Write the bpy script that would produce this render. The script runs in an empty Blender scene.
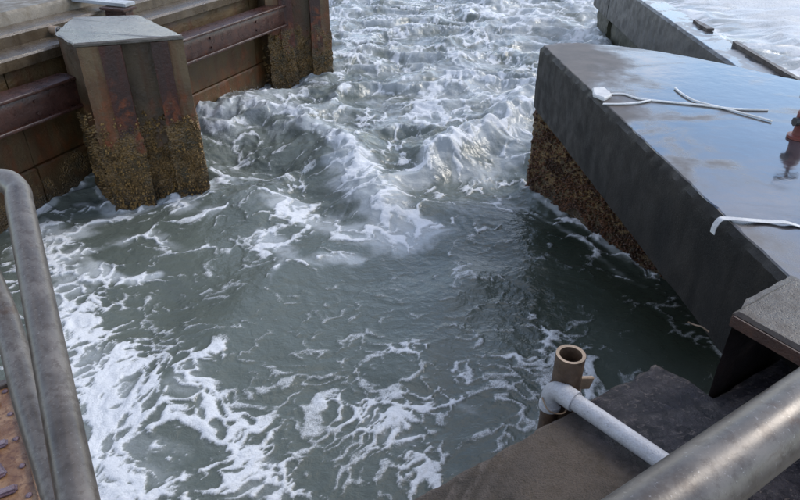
import bpy, bmesh, math, random
import numpy as np
from mathutils import Vector

# ------------------------------------------------------------------ camera, sky, sun, exposure
scene = bpy.context.scene
COL = scene.collection
R = math.radians
CAM_H, FOC, PITCH = 3.6, 640.0, R(31.6)
cam_data = bpy.data.cameras.new('camera')
cam_data.sensor_width = 36.0
cam_data.lens = 36.0 * FOC / 800.0
cam_data.clip_start, cam_data.clip_end = 0.02, 3000.0
cam = bpy.data.objects.new('camera', cam_data)
cam.location = (0, 0, CAM_H)
cam.rotation_euler = (math.pi / 2 - PITCH, 0, 0)
COL.objects.link(cam)
scene.camera = cam

SUN_ELEV, SUN_AZ = R(38), R(62)          # azimuth measured from +Y towards +X
world = bpy.data.worlds.new('World')
scene.world = world
world.use_nodes = True
wn, wl = world.node_tree.nodes, world.node_tree.links
wn.clear()
w_out = wn.new('ShaderNodeOutputWorld')
w_bg = wn.new('ShaderNodeBackground')
w_bg.inputs['Strength'].default_value = 0.15
sky = wn.new('ShaderNodeTexSky')
sky.sky_type = 'NISHITA'
sky.sun_disc = False
sky.sun_elevation = SUN_ELEV
sky.sun_rotation = SUN_AZ
sky.air_density, sky.dust_density, sky.ozone_density = 1.1, 0.35, 3.0
w_tc = wn.new('ShaderNodeTexCoord')
w_map = wn.new('ShaderNodeMapping')
w_map.inputs['Scale'].default_value = (1.0, 1.0, 2.4)
w_map.inputs['Location'].default_value = (0.37, 0.12, 0.0)
w_noise = wn.new('ShaderNodeTexNoise')
w_noise.inputs['Scale'].default_value = 3.1
w_noise.inputs['Detail'].default_value = 7
w_noise.inputs['Roughness'].default_value = 0.55
w_noise.inputs['Distortion'].default_value = 0.4
w_ramp = wn.new('ShaderNodeValToRGB')
w_ramp.color_ramp.elements[0].position = 0.45
w_ramp.color_ramp.elements[1].position = 0.73
w_mix = wn.new('ShaderNodeMix'); w_mix.data_type = 'RGBA'
w_mix.inputs['B'].default_value = (8.6, 8.0, 7.9, 1)
wl.new(w_tc.outputs['Generated'], w_map.inputs['Vector'])
wl.new(w_map.outputs['Vector'], w_noise.inputs['Vector'])
wl.new(w_noise.outputs['Fac'], w_ramp.inputs['Fac'])
wl.new(w_ramp.outputs['Color'], w_mix.inputs['Factor'])
wl.new(sky.outputs['Color'], w_mix.inputs['A'])
wl.new(w_mix.outputs['Result'], w_bg.inputs['Color'])
wl.new(w_bg.outputs['Background'], w_out.inputs['Surface'])

sun_data = bpy.data.lights.new('sun', 'SUN')
sun_data.energy = 1.1
sun_data.angle = R(18)
sun_data.color = (1.0, 0.95, 0.88)
sun = bpy.data.objects.new('sun', sun_data)
sd = Vector((math.sin(SUN_AZ) * math.cos(SUN_ELEV), math.cos(SUN_AZ) * math.cos(SUN_ELEV), math.sin(SUN_ELEV)))
sun.rotation_euler = (-sd).to_track_quat('-Z', 'Y').to_euler()
sun.location = (0, 0, 30)
COL.objects.link(sun)

scene.view_settings.view_transform = 'Standard'
scene.view_settings.look = 'None'
scene.view_settings.exposure = 1.0
scene.view_settings.gamma = 1.0
scene.view_settings.use_curve_mapping = False

rng = np.random.default_rng(7)
random.seed(7)


# ------------------------------------------------------------------ helpers
def P(px, py, z):
    """photo pixel (800x500) -> world point at height z."""
    x, y = (px - 400) / FOC, (py - 250) / FOC
    down = math.sin(PITCH) + y * math.cos(PITCH)
    fwd = math.cos(PITCH) - y * math.sin(PITCH)
    t = (CAM_H - z) / down
    return (x * t, fwd * t, z)


def PD(px, py, d):
    """photo pixel at a depth d along the lens axis."""
    x, y = (px - 400) / FOC, (py - 250) / FOC
    down = math.sin(PITCH) + y * math.cos(PITCH)
    fwd = math.cos(PITCH) - y * math.sin(PITCH)
    return (x * d, fwd * d, CAM_H - down * d)


_perm = np.random.default_rng(3).permutation(256).astype(np.int64)
_perm = np.concatenate([_perm, _perm, _perm])
_g3 = np.random.default_rng(5).normal(size=(256, 3))
_g3 /= np.linalg.norm(_g3, axis=1)[:, None]


def perlin(x, y, z=0.0):
    x, y = np.asarray(x, float), np.asarray(y, float)
    z = np.zeros_like(x) + z
    xi, yi, zi = np.floor(x).astype(np.int64), np.floor(y).astype(np.int64), np.floor(z).astype(np.int64)
    xf, yf, zf = x - xi, y - yi, z - zi
    u, v, w = (f * f * f * (f * (f * 6 - 15) + 10) for f in (xf, yf, zf))
    xi &= 255; yi &= 255; zi &= 255

    def g(a, b, c):
        h = _perm[_perm[_perm[xi + a] + yi + b] + zi + c]
        gr = _g3[h]
        return gr[..., 0] * (xf - a) + gr[..., 1] * (yf - b) + gr[..., 2] * (zf - c)
    L = lambda p, q, t: p + (q - p) * t
    return 1.5 * L(L(L(g(0, 0, 0), g(1, 0, 0), u), L(g(0, 1, 0), g(1, 1, 0), u), v),
                   L(L(g(0, 0, 1), g(1, 0, 1), u), L(g(0, 1, 1), g(1, 1, 1), u), v), w)


def fbm(x, y, z=0.0, oct=4, gain=0.5):
    s, a, n = 0, 1.0, 0
    for i in range(oct):
        s = s + a * perlin(x, y, z)
        n += a
        x, y, z = x * 2.03 + 11.3, y * 2.03 + 4.7, z * 2.03 + 2.1
        a *= gain
    return s / n


def sstep(a, b, x):
    t = np.clip((np.asarray(x, float) - a) / (b - a), 0, 1)
    return t * t * (3 - 2 * t)


def tag(o, label=None, cat=None, group=None, kind=None):
    if label: o['label'] = label
    if cat: o['category'] = cat
    if group: o['group'] = group
    if kind: o['kind'] = kind
    return o


def empty(name, loc=(0, 0, 0)):
    o = bpy.data.objects.new(name, None)
    o.location = loc
    COL.objects.link(o)
    return o


def link(name, me, mat=None, parent=None, smooth=False):
    if mat: me.materials.append(mat)
    if smooth:
        me.polygons.foreach_set('use_smooth', np.ones(len(me.polygons), bool))
    o = bpy.data.objects.new(name, me)
    COL.objects.link(o)
    if parent:
        o.parent = parent
        o.location = -parent.location       # parents are unrotated: keep world coordinates
    return o


def mesh_py(name, verts, faces, mat=None, parent=None, smooth=False):
    me = bpy.data.meshes.new(name)
    me.from_pydata([tuple(map(float, v)) for v in verts], [], faces)
    me.update()
    bm = bmesh.new(); bm.from_mesh(me)
    bmesh.ops.recalc_face_normals(bm, faces=bm.faces)
    bm.to_mesh(me); bm.free()
    return link(name, me, mat, parent, smooth)


def auto_smooth(o, ang=40):
    me = o.data
    me.polygons.foreach_set('use_smooth', np.ones(len(me.polygons), bool))
    try:
        me.set_sharp_from_angle(angle=R(ang))
    except Exception:
        pass
    return o


def prism(name, poly, levels, mat, parent=None, step=0.05, disp=None, zstep=None, smooth=True):
    """closed prism over a plan polygon (counter-clockwise); levels = [(z, inset)] bottom to top, the sides subdivided and roughened."""
    poly = [np.array(p[:2], float) for p in poly]
    area = sum(poly[i - 1][0] * poly[i][1] - poly[i][0] * poly[i - 1][1] for i in range(len(poly)))
    if area < 0: poly = poly[::-1]
    pts, nor = [], []
    n = len(poly)
    en = []
    for i in range(n):
        d = poly[(i + 1) % n] - poly[i]
        d = d / np.linalg.norm(d)
        en.append(np.array([d[1], -d[0]]))
    for i in range(n):
        a, b = poly[i], poly[(i + 1) % n]
        k = max(1, int(round(np.linalg.norm(b - a) / step)))
        for j in range(k):
            pts.append(a + (b - a) * j / k)
            if j == 0:
                m = en[i - 1] + en[i]
                m = m / max(1e-6, np.linalg.norm(m))
                c = max(0.4, float(m @ en[i]))
                nor.append(m / c)
            else:
                nor.append(en[i])
    pts, nor = np.array(pts), np.array(nor)
    zl = []
    zstep = zstep or step
    for q in range(len(levels) - 1):
        (z0, i0), (z1, i1) = levels[q], levels[q + 1]
        k = max(1, int(round(abs(z1 - z0) / zstep)))
        for j in range(k):
            zl.append((z0 + (z1 - z0) * j / k, i0 + (i1 - i0) * j / k))
    zl.append(levels[-1])
    m = len(pts)
    V = []
    for z, ins in zl:
        p = pts - nor * ins
        p3 = np.column_stack([p, np.full(m, z)])
        if disp is not None:
            p3[:, :2] += nor * disp(p3)[:, None]
        V.append(p3)
    V = np.vstack(V)
    F = []
    for r in range(len(zl) - 1):
        for j in range(m):
            a, b = r * m + j, r * m + (j + 1) % m
            F.append((a, b, b + m, a + m))
    F.append(tuple(reversed(range(m))))
    F.append(tuple(range((len(zl) - 1) * m, len(zl) * m)))
    me = bpy.data.meshes.new(name)
    me.from_pydata(V.tolist(), [], F)
    me.update()
    o = link(name, me, mat, parent)
    if smooth: auto_smooth(o, 35)
    return o


def box_mesh(name, size, bevel=0.006, seg=1):
    bm = bmesh.new()
    bmesh.ops.create_cube(bm, size=1)
    bmesh.ops.scale(bm, vec=size, verts=bm.verts)
    if bevel:
        bmesh.ops.bevel(bm, geom=list(bm.edges), offset=bevel, segments=seg, affect='EDGES')
    me = bpy.data.meshes.new(name)
    bm.to_mesh(me); bm.free()
    return me


def rot_box(name, center, size, rotz, mat, parent=None, bevel=0.006, rx=0.0, ry=0.0, jitter=0):
    me = box_mesh(name, size, bevel, 2 if bevel else 1)
    o = link(name, me, mat)
    o.rotation_euler = (rx, ry, rotz)
    o.location = center
    if parent:
        o.parent = parent
        o.location = Vector(center) - parent.location
    return auto_smooth(o, 35)


def tube_data(path, rad, seg=16, cap=True, inner=None):
    path = [Vector(p) for p in path]
    n = len(path)
    rads = rad if hasattr(rad, '__len__') else [rad] * n
    V, F = [], []
    prev = None
    for i, p in enumerate(path):
        t = (path[min(i + 1, n - 1)] - path[max(i - 1, 0)]).normalized()
        if prev is None:
            ref = Vector((0, 0, 1)) if abs(t.z) < 0.9 else Vector((1, 0, 0))
            u = t.cross(ref).normalized()
        else:
            u = (prev - t * prev.dot(t)).normalized()
        prev = u
        v = t.cross(u)
        for k in range(seg):
            a = 2 * math.pi * k / seg
            V.append(p + (u * math.cos(a) + v * math.sin(a)) * rads[i])
    for i in range(n - 1):
        for k in range(seg):
            a, b = i * seg + k, i * seg + (k + 1) % seg
            F.append((a, b, b + seg, a + seg))
    if cap:
        F.append(tuple(reversed(range(seg))))
        F.append(tuple(range((n - 1) * seg, n * seg)))
    return V, F


def tube(name, path, rad, mat, parent=None, seg=16, cap=True):
    V, F = tube_data(path, rad, seg, cap)
    o = mesh_py(name, V, F, mat, parent)
    return auto_smooth(o, 50)


def smooth_path(pts, sub=8):
    """Catmull-Rom through points."""
    pts = [Vector(p) for p in pts]
    out = []
    n = len(pts)
    for i in range(n - 1):
        p0, p1, p2, p3 = pts[max(i - 1, 0)], pts[i], pts[i + 1], pts[min(i + 2, n - 1)]
        for k in range(sub):
            t = k / sub
            out.append(0.5 * ((2 * p1) + (p2 - p0) * t + (2 * p0 - 5 * p1 + 4 * p2 - p3) * t * t + (3 * p1 - p0 - 3 * p2 + p3) * t ** 3))
    out.append(pts[-1])
    return out


# ------------------------------------------------------------------ materials
class NT:
    def __init__(s, name):
        s.mat = bpy.data.materials.new(name)
        s.mat.use_nodes = True
        s.n, s.l = s.mat.node_tree.nodes, s.mat.node_tree.links
        s.n.clear()
        s.out = s.n.new('ShaderNodeOutputMaterial')
        s.b = s.n.new('ShaderNodeBsdfPrincipled')
        s.l.new(s.b.outputs[0], s.out.inputs[0])
        s.pos = s.n.new('ShaderNodeNewGeometry').outputs['Position']
        sx = s.n.new('ShaderNodeSeparateXYZ')
        s.l.new(s.pos, sx.inputs[0])
        s.x, s.y, s.z = sx.outputs

    def put(s, sock, v):
        if hasattr(v, 'is_linked') or hasattr(v, 'links'):
            s.l.new(v, sock)
        else:
            if isinstance(v, tuple) and len(v) == 3 and sock.type == 'RGBA': v = v + (1,)
            sock.default_value = v

    def noise(s, scale, detail=5, rough=0.55, dist=0.0, stretch=None, off=0.0, out='Fac'):
        t = s.n.new('ShaderNodeTexNoise')
        t.inputs['Scale'].default_value = scale
        t.inputs['Detail'].default_value = detail
        t.inputs['Roughness'].default_value = rough
        t.inputs['Distortion'].default_value = dist
        m = s.n.new('ShaderNodeMapping')
        m.inputs['Scale'].default_value = stretch or (1, 1, 1)
        m.inputs['Location'].default_value = (off, off * 1.7, off * 0.6)
        s.l.new(s.pos, m.inputs[0])
        s.l.new(m.outputs[0], t.inputs['Vector'])
        return t.outputs[out]

    def voro(s, scale, feature='F1', off=0.0, stretch=None):
        t = s.n.new('ShaderNodeTexVoronoi')
        t.feature = feature
        t.inputs['Scale'].default_value = scale
        m = s.n.new('ShaderNodeMapping')
        m.inputs['Location'].default_value = (off, off, off)
        m.inputs['Scale'].default_value = stretch or (1, 1, 1)
        s.l.new(s.pos, m.inputs[0])
        s.l.new(m.outputs[0], t.inputs['Vector'])
        return t.outputs['Distance']

    def m(s, op, a, b=0.0, c=0.0):
        t = s.n.new('ShaderNodeMath'); t.operation = op
        s.put(t.inputs[0], a); s.put(t.inputs[1], b); s.put(t.inputs[2], c)
        return t.outputs[0]

    def rng(s, v, a, b, lo=0.0, hi=1.0):
        t = s.n.new('ShaderNodeMapRange'); t.interpolation_type = 'SMOOTHSTEP'
        s.put(t.inputs['Value'], v)
        s.put(t.inputs['From Min'], a); s.put(t.inputs['From Max'], b)
        s.put(t.inputs['To Min'], lo); s.put(t.inputs['To Max'], hi)
        return t.outputs[0]

    def mix(s, f, a, b):
        t = s.n.new('ShaderNodeMix'); t.data_type = 'RGBA'
        s.put(t.inputs['Factor'], f); s.put(t.inputs['A'], a); s.put(t.inputs['B'], b)
        return t.outputs['Result']

    def bump(s, h, strength, dist=0.01, normal=None):
        t = s.n.new('ShaderNodeBump')
        t.inputs['Strength'].default_value = strength
        t.inputs['Distance'].default_value = dist
        s.put(t.inputs['Height'], h)
        if normal is not None: s.l.new(normal, t.inputs['Normal'])
        return t.outputs[0]

    def attr(s, name):
        t = s.n.new('ShaderNodeAttribute'); t.attribute_name = name
        return t.outputs['Fac']

    def fin(s, color, rough, normal=None, metal=0.0, ior=None, spec=None):
        s.put(s.b.inputs['Base Color'], color)
        s.put(s.b.inputs['Roughness'], rough)
        s.put(s.b.inputs['Metallic'], metal)
        if ior is not None: s.put(s.b.inputs['IOR'], ior)
        if spec is not None: s.put(s.b.inputs['Specular IOR Level'], spec)
        if normal is not None: s.l.new(normal, s.b.inputs['Normal'])
        return s.mat


def concrete(name, c0, c1, stain=(0.03, 0.025, 0.02), rough=(0.45, 0.75), streak=0.6, scale=1.0, spec=0.5):
    t = NT(name)
    a = t.noise(2.3 * scale, 6, 0.6, 0.3)
    col = t.mix(t.rng(a, 0.32, 0.68), c0, c1)
    g = t.noise(60 * scale, 4, 0.7)
    col = t.mix(t.rng(g, 0.35, 0.7, 0.0, 0.35), col, stain)
    st = t.noise(5.0, 5, 0.6, 0.2, stretch=(1, 1, 0.12), off=3.1)
    col = t.mix(t.rng(st, 0.48, 0.72, 0.0, streak), col, stain)
    pit = t.voro(55)
    h = t.m('ADD', t.m('MULTIPLY', g, 0.6), t.m('ADD', t.m('MULTIPLY', a, 1.5), t.rng(pit, 0.0, 0.3, -0.4, 0.0)))
    nb = t.bump(h, 0.5, 0.012)
    r = t.rng(t.noise(7, 4, 0.6, off=9), 0.35, 0.7, rough[0], rough[1])
    return t.fin(col, r, nb, spec=spec)


def tidal(name, upper0, upper1, rusty=(0.16, 0.045, 0.012), rust_amt=0.8, crust_z=1.0, band=1.05):
    """pile surface: stained above, a rust band, brown crust of growth below the tide line."""
    t = NT(name)
    a = t.noise(3.0, 6, 0.6, 0.4)
    col = t.mix(t.rng(a, 0.3, 0.7), upper0, upper1)
    st = t.noise(7.0, 5, 0.6, 0.3, stretch=(1, 1, 0.10), off=2.0)
    col = t.mix(t.rng(st, 0.45, 0.66, 0.0, 0.75), col, rusty)
    zz = t.m('ADD', t.z, t.rng(t.noise(4.0, 4, 0.6, off=5), 0.2, 0.8, -0.42, 0.42))
    bandf = t.m('MULTIPLY', t.rng(zz, band - 0.28, band), t.rng(zz, band + 0.3, band + 0.05))
    bn = t.rng(t.noise(8, 5, 0.65, 0.3, stretch=(1, 1, 0.35), off=12), 0.36, 0.70)
    col = t.mix(t.m('MULTIPLY', t.m('MULTIPLY', bandf, bn), rust_amt), col, (0.21, 0.05, 0.010))
    lo = t.rng(zz, crust_z + 0.05, crust_z - 0.25)
    cn = t.noise(34, 5, 0.7, 0.4, off=7)
    crust = t.mix(t.rng(cn, 0.34, 0.62), (0.05, 0.03, 0.010), (0.22, 0.13, 0.042))
    crust = t.mix(t.rng(t.noise(5, 3, 0.6, off=21), 0.42, 0.7), crust, (0.06, 0.045, 0.02))
    col = t.mix(lo, col, crust)
    wetl = t.rng(t.z, 0.35, 0.05)
    col = t.mix(t.m('MULTIPLY', wetl, 0.6), col, (0.018, 0.014, 0.008))
    v = t.voro(48, 'F1', 3)
    h = t.m('ADD', t.m('MULTIPLY', t.m('SUBTRACT', 0.5, v), t.m('MULTIPLY', lo, 1.6)), t.m('MULTIPLY', t.noise(28, 6, 0.7), 0.9))
    nb = t.bump(h, 0.7, 0.02)
    r = t.rng(a, 0.3, 0.7, 0.35, 0.62)
    return t.fin(col, r, nb)


def rust_steel(name, base=(0.055, 0.022, 0.02), hi=(0.10, 0.055, 0.05), orange=(0.2, 0.06, 0.015), amt=0.3, rough=(0.3, 0.6), scale=1.0):
    t = NT(name)
    a = t.noise(6 * scale, 6, 0.65, 0.4)
    col = t.mix(t.rng(a, 0.35, 0.68), base, hi)
    b = t.noise(13 * scale, 6, 0.7, 0.6, off=4)
    col = t.mix(t.rng(b, 0.52, 0.7, 0.0, amt), col, orange)
    h = t.m('ADD', t.noise(45 * scale, 5, 0.7), t.m('MULTIPLY', a, 0.8))
    return t.fin(col, t.rng(b, 0.35, 0.7, rough[0], rough[1]), t.bump(h, 0.5, 0.008))


M = {}
M['quay'] = concrete('quay_concrete', (0.09, 0.075, 0.05), (0.15, 0.125, 0.09), rough=(0.4, 0.8), streak=0.3)
M['coping'] = concrete('coping_concrete', (0.055, 0.039, 0.023), (0.10, 0.077, 0.05), stain=(0.02, 0.011, 0.005), rough=(0.12, 0.4))
M['panel'] = tidal('lagging_panel', (0.06, 0.034, 0.011), (0.105, 0.065, 0.024), crust_z=0.35, band=0.55, rusty=(0.075, 0.026, 0.006), rust_amt=0.5)
M['pier'] = tidal('pier_concrete', (0.05, 0.033, 0.018), (0.09, 0.063, 0.033), rusty=(0.06, 0.026, 0.009), rust_amt=0.4)
M['pile'] = tidal('pile_casing', (0.075, 0.046, 0.021), (0.15, 0.10, 0.048), rusty=(0.10, 0.034, 0.008), rust_amt=0.85)
M['flange'] = tidal('pile_flange', (0.024, 0.010, 0.006), (0.045, 0.02, 0.013), rusty=(0.065, 0.014, 0.005), rust_amt=1.0)
M['cap'] = concrete('pier_cap', (0.05, 0.044, 0.036), (0.10, 0.088, 0.072), stain=(0.028, 0.02, 0.013), rough=(0.08, 0.30))
M['beam'] = rust_steel('beam_steel', (0.028, 0.011, 0.008), (0.055, 0.024, 0.018), (0.10, 0.028, 0.007), 0.6, (0.24, 0.45))
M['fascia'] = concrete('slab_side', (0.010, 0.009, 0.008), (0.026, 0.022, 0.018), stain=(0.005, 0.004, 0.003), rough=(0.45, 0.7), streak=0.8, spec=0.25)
M['parapet'] = concrete('parapet_concrete', (0.03, 0.029, 0.027), (0.06, 0.056, 0.052), stain=(0.014, 0.014, 0.011), rough=(0.3, 0.6), streak=0.7)
M['support'] = tidal('support_concrete', (0.022, 0.014, 0.009), (0.04, 0.026, 0.016), crust_z=1.3, band=0.75)
M['algae'] = concrete('algae_footing', (0.018, 0.02, 0.010), (0.035, 0.036, 0.018), stain=(0.01, 0.01, 0.006), rough=(0.4, 0.6))
M['rope'] = concrete('rope_fibre', (0.6, 0.6, 0.58), (0.75, 0.75, 0.72), stain=(0.45, 0.43, 0.4), rough=(0.6, 0.8), scale=3)
M['strap'] = concrete('strap_webbing', (0.42, 0.42, 0.42), (0.55, 0.55, 0.53), stain=(0.4, 0.38, 0.36), rough=(0.5, 0.7), scale=3, streak=0.2)
M['pvc'] = concrete('white_plastic', (0.32, 0.32, 0.33), (0.44, 0.44, 0.45), stain=(0.16, 0.145, 0.125), rough=(0.3, 0.45), streak=0.5, scale=2)
M['clay'] = rust_steel('brown_pipe', (0.05, 0.03, 0.018), (0.10, 0.062, 0.037), (0.12, 0.065, 0.03), 0.4, (0.45, 0.7), 2)
M['rim'] = rust_steel('worn_pipe_rim', (0.2, 0.14, 0.085), (0.3, 0.21, 0.14), (0.2, 0.11, 0.06), 0.4, (0.5, 0.7), 2)
M['redpaint'] = rust_steel('red_fitting_paint', (0.10, 0.02, 0.015), (0.16, 0.035, 0.025), (0.1, 0.04, 0.02), 0.4, (0.35, 0.6), 2)
M['black'] = rust_steel('black_knob', (0.012, 0.012, 0.013), (0.025, 0.025, 0.027), (0.04, 0.02, 0.015), 0.2, (0.3, 0.5), 2)
M['timber'] = rust_steel('dark_timber', (0.03, 0.022, 0.018), (0.06, 0.045, 0.036), (0.05, 0.03, 0.02), 0.3, (0.4, 0.7), 1)
M['board'] = concrete('weathered_board', (0.28, 0.30, 0.32), (0.4, 0.42, 0.44), stain=(0.14, 0.14, 0.14), rough=(0.3, 0.6), scale=2)


def slab_top_material():
    t = NT('wet_slab_top')
    # distance from the slab's channel edge
    d = t.m('SUBTRACT', t.x, t.m('ADD', 1.59, t.m('MULTIPLY', t.m('SUBTRACT', 7.39, t.y), 0.08)))
    n1 = t.noise(1.15, 5, 0.55, 0.5, stretch=(1, 0.6, 1))
    n2 = t.noise(4.5, 5, 0.6, 0.4, off=6)
    far = t.rng(t.y, 4.2, 6.6, 0.0, 0.50)
    f = t.m('ADD', t.m('ADD', d, t.m('MULTIPLY', t.m('SUBTRACT', n1, 0.5), 2.2)), t.m('MULTIPLY', t.m('SUBTRACT', n2, 0.5), 0.5))
    wet = t.rng(t.m('SUBTRACT', f, far), -0.34, 0.40)
    n3 = t.noise(1.6, 5, 0.6, 0.5, stretch=(0.6, 1.3, 1), off=15)
    wet = t.m('MULTIPLY', wet, t.rng(n3, 0.70, 0.44, 0.25, 1.0))
    g = t.noise(90, 4, 0.7)
    dry = t.mix(t.rng(n2, 0.35, 0.65), (0.05, 0.04, 0.032), (0.085, 0.068, 0.055))
    dry = t.mix(t.rng(g, 0.4, 0.7, 0, 0.4), dry, (0.03, 0.024, 0.02))
    dark = t.mix(t.rng(n1, 0.3, 0.7), (0.022, 0.022, 0.026), (0.038, 0.036, 0.042))
    col = t.mix(wet, dry, dark)
    r = t.rng(wet, 0.0, 1.0, 0.55, 0.085)
    rough_h = t.m('MULTIPLY', t.m('SUBTRACT', 1.0, wet), g)
    nb = t.bump(rough_h, 0.22, 0.005)
    nb = t.bump(t.noise(6, 4, 0.55, off=2), 0.11, 0.02, nb)
    return t.fin(col, r, nb, ior=t.rng(wet, 0, 1, 1.45, 2.0))


def ledge_material():
    t = NT('ledge_concrete')
    # along the ledge the right hand end is dark and wet
    u = t.m('ADD', t.m('MULTIPLY', t.x, 0.84), t.m('MULTIPLY', t.y, 0.545))
    n1 = t.noise(3.2, 6, 0.6, 0.4)
    n2 = t.noise(16, 6, 0.7, 0.5, off=5)
    g = t.noise(120, 3, 0.7)
    wet = t.rng(t.m('ADD', u, t.m('MULTIPLY', t.m('SUBTRACT', n1, 0.5), 0.4)), 1.72, 1.90)
    dry = t.mix(t.rng(n1, 0.3, 0.7), (0.03, 0.022, 0.014), (0.085, 0.06, 0.038))
    dry = t.mix(t.rng(g, 0.38, 0.66, 0, 0.6), dry, (0.02, 0.015, 0.012))
    dk = t.mix(t.rng(n2, 0.35, 0.65), (0.009, 0.008, 0.012), (0.026, 0.023, 0.030))
    spots = t.rng(t.noise(22, 5, 0.7, 1.2, stretch=(1, 1.8, 1), off=31), 0.575, 0.63)
    dk = t.mix(t.m('MULTIPLY', spots, 0.6), dk, (0.16, 0.13, 0.115))
    col = t.mix(wet, dry, dk)
    geo = t.n.new('ShaderNodeNewGeometry')
    edge = t.m('MULTIPLY', t.rng(geo.outputs['Pointiness'], 0.515, 0.56), t.rng(n2, 0.36, 0.56))
    col = t.mix(t.m('MULTIPLY', edge, 0.6), col, (0.17, 0.14, 0.12))
    r = t.m('ADD', t.rng(wet, 0, 1, 0.62, 0.16), t.m('MULTIPLY', n2, 0.2))
    h = t.m('ADD', t.m('MULTIPLY', g, 0.8), t.m('ADD', n2, t.m('MULTIPLY', n1, 1.5)))
    return t.fin(col, r, t.bump(h, 0.8, 0.03), spec=0.35)


def galv_material():
    t = NT('galvanised_tube')
    a = t.noise(9, 6, 0.65, 0.5)
    b = t.noise(55, 6, 0.75, off=3)
    col = t.mix(t.rng(a, 0.3, 0.7), (0.07, 0.060, 0.051), (0.135, 0.120, 0.106))
    col = t.mix(t.rng(b, 0.46, 0.64, 0, 0.7), col, (0.05, 0.038, 0.03))
    col = t.mix(t.rng(t.noise(14, 6, 0.7, 0.8, off=17), 0.58, 0.70, 0, 0.7), col, (0.06, 0.034, 0.02))
    col = t.mix(t.rng(t.noise(230, 3, 0.8, off=8), 0.60, 0.70, 0, 0.5), col, (0.26, 0.25, 0.24))
    col = t.mix(t.rng(t.noise(5, 4, 0.6, 0.6, off=41), 0.56, 0.70, 0, 0.55), col, (0.035, 0.028, 0.022))
    return t.fin(col, t.rng(a, 0.3, 0.7, 0.3, 0.5), t.bump(t.m('ADD', b, t.noise(160, 3, 0.7)), 0.05, 0.003), metal=0.35)


def plate_material():
    t = NT('rusty_plate')
    a = t.noise(12, 6, 0.65, 0.6)
    b = t.noise(40, 6, 0.7, 0.4, off=4)
    col = t.mix(t.rng(a, 0.36, 0.64), (0.11, 0.045, 0.015), (0.21, 0.12, 0.06))
    col = t.mix(t.rng(b, 0.48, 0.66, 0, 0.8), col, (0.06, 0.02, 0.012))
    return t.fin(col, t.rng(b, 0.35, 0.65, 0.25, 0.6), t.bump(b, 0.5, 0.006))


M['slab_top'] = slab_top_material()


def wet_film():
    t = NT('wet_wall_top')
    n1 = t.noise(2.2, 5, 0.6, 0.5)
    wet = t.rng(n1, 0.40, 0.56)
    col = t.mix(wet, (0.08, 0.075, 0.07), (0.03, 0.03, 0.033))
    return t.fin(col, t.rng(wet, 0, 1, 0.4, 0.06), t.bump(t.noise(30, 4, 0.7), 0.15, 0.006), ior=2.2)


M['wet_film'] = wet_film()
M['ledge'] = ledge_material()
M['galv'] = galv_material()
M['plate'] = plate_material()
M['lug'] = rust_steel('worn_lug', (0.07, 0.04, 0.05), (0.13, 0.09, 0.11), (0.16, 0.06, 0.02), 0.4, (0.15, 0.4), 3)
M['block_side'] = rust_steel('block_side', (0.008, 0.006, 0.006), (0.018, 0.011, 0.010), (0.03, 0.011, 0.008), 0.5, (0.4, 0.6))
M['rustedge'] = rust_steel('rust_edge', (0.03, 0.012, 0.008), (0.06, 0.026, 0.016), (0.08, 0.03, 0.012), 0.5, (0.4, 0.6), 2)
M['block'] = concrete('block_top', (0.026, 0.019, 0.014), (0.055, 0.042, 0.032), stain=(0.016, 0.009, 0.007), rough=(0.3, 0.6), spec=0.35)


def water_material():
    t = NT('sea_water')
    foam, aer_shade = t.attr('foam'), t.attr('aerated_shade')
    # foam broken up into bubbles and torn filaments
    b1 = t.noise(24, 4, 0.7, 0.6)
    b2 = t.voro(85)
    f = t.m('ADD', foam, t.m('MULTIPLY', t.m('SUBTRACT', b1, 0.5), 0.7))
    f = t.m('SUBTRACT', f, t.m('MULTIPLY', t.rng(b2, 0.25, 0.7), 0.16))
    f = t.rng(f, 0.14, 1.0)
    deep = t.mix(t.rng(t.noise(0.8, 2, 0.5), 0.3, 0.7), (0.014, 0.021, 0.013), (0.024, 0.031, 0.021))
    col = t.mix(aer_shade, deep, (0.150, 0.170, 0.148))
    vn = t.rng(t.m('ADD', t.attr('veil'), t.m('MULTIPLY', t.m('SUBTRACT', b1, 0.5), 0.35)), 0.05, 1.0)
    col = t.mix(t.m('MULTIPLY', vn, 0.85), col, (0.36, 0.385, 0.385))
    col = t.mix(t.m('MULTIPLY', f, 0.97), col, (0.60, 0.615, 0.62))
    r = t.m('ADD', t.rng(f, 0, 1, 0.06, 0.5), t.m('MULTIPLY', vn, 0.10))
    rip = t.noise(9, 4, 0.6, 0.5, stretch=(1, 1.3, 1), off=3)
    rip2 = t.noise(38, 2, 0.6, 0.3, off=13)
    nb = t.bump(t.m('ADD', t.m('ADD', rip, t.m('MULTIPLY', rip2, 0.22)), t.m('MULTIPLY', f, 0.25)), 0.42, 0.035)
    return t.fin(col, r, nb, ior=1.34)


M['water'] = water_material()
_t = NT('spray_drop')
M['drop'] = _t.fin(_t.mix(_t.noise(3), (0.5, 0.52, 0.54), (0.7, 0.72, 0.74)), 0.2, ior=1.33)


# ------------------------------------------------------------------ the water
PIER = [np.array(p) for p in ((-3.37, 6.77), (-2.36, 7.12), (-3.20, 8.15), (-3.95, 8.05), (-3.78, 7.25))]
PIER_OFF = ((0.0, 0.0), (1.15, 4.34))
BASES = [[PIER[4] + o, PIER[0] + o, PIER[1] + o, PIER[2] + o] for o in map(np.array, PIER_OFF)] + [[(1.6, 7.4), (2.2, 6.2), (2.6, 5.4)], [(-4.4, 6.4), (-4.0, 7.4)], [(-3.4, 8.8), (-2.4, 11.2)]]

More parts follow.
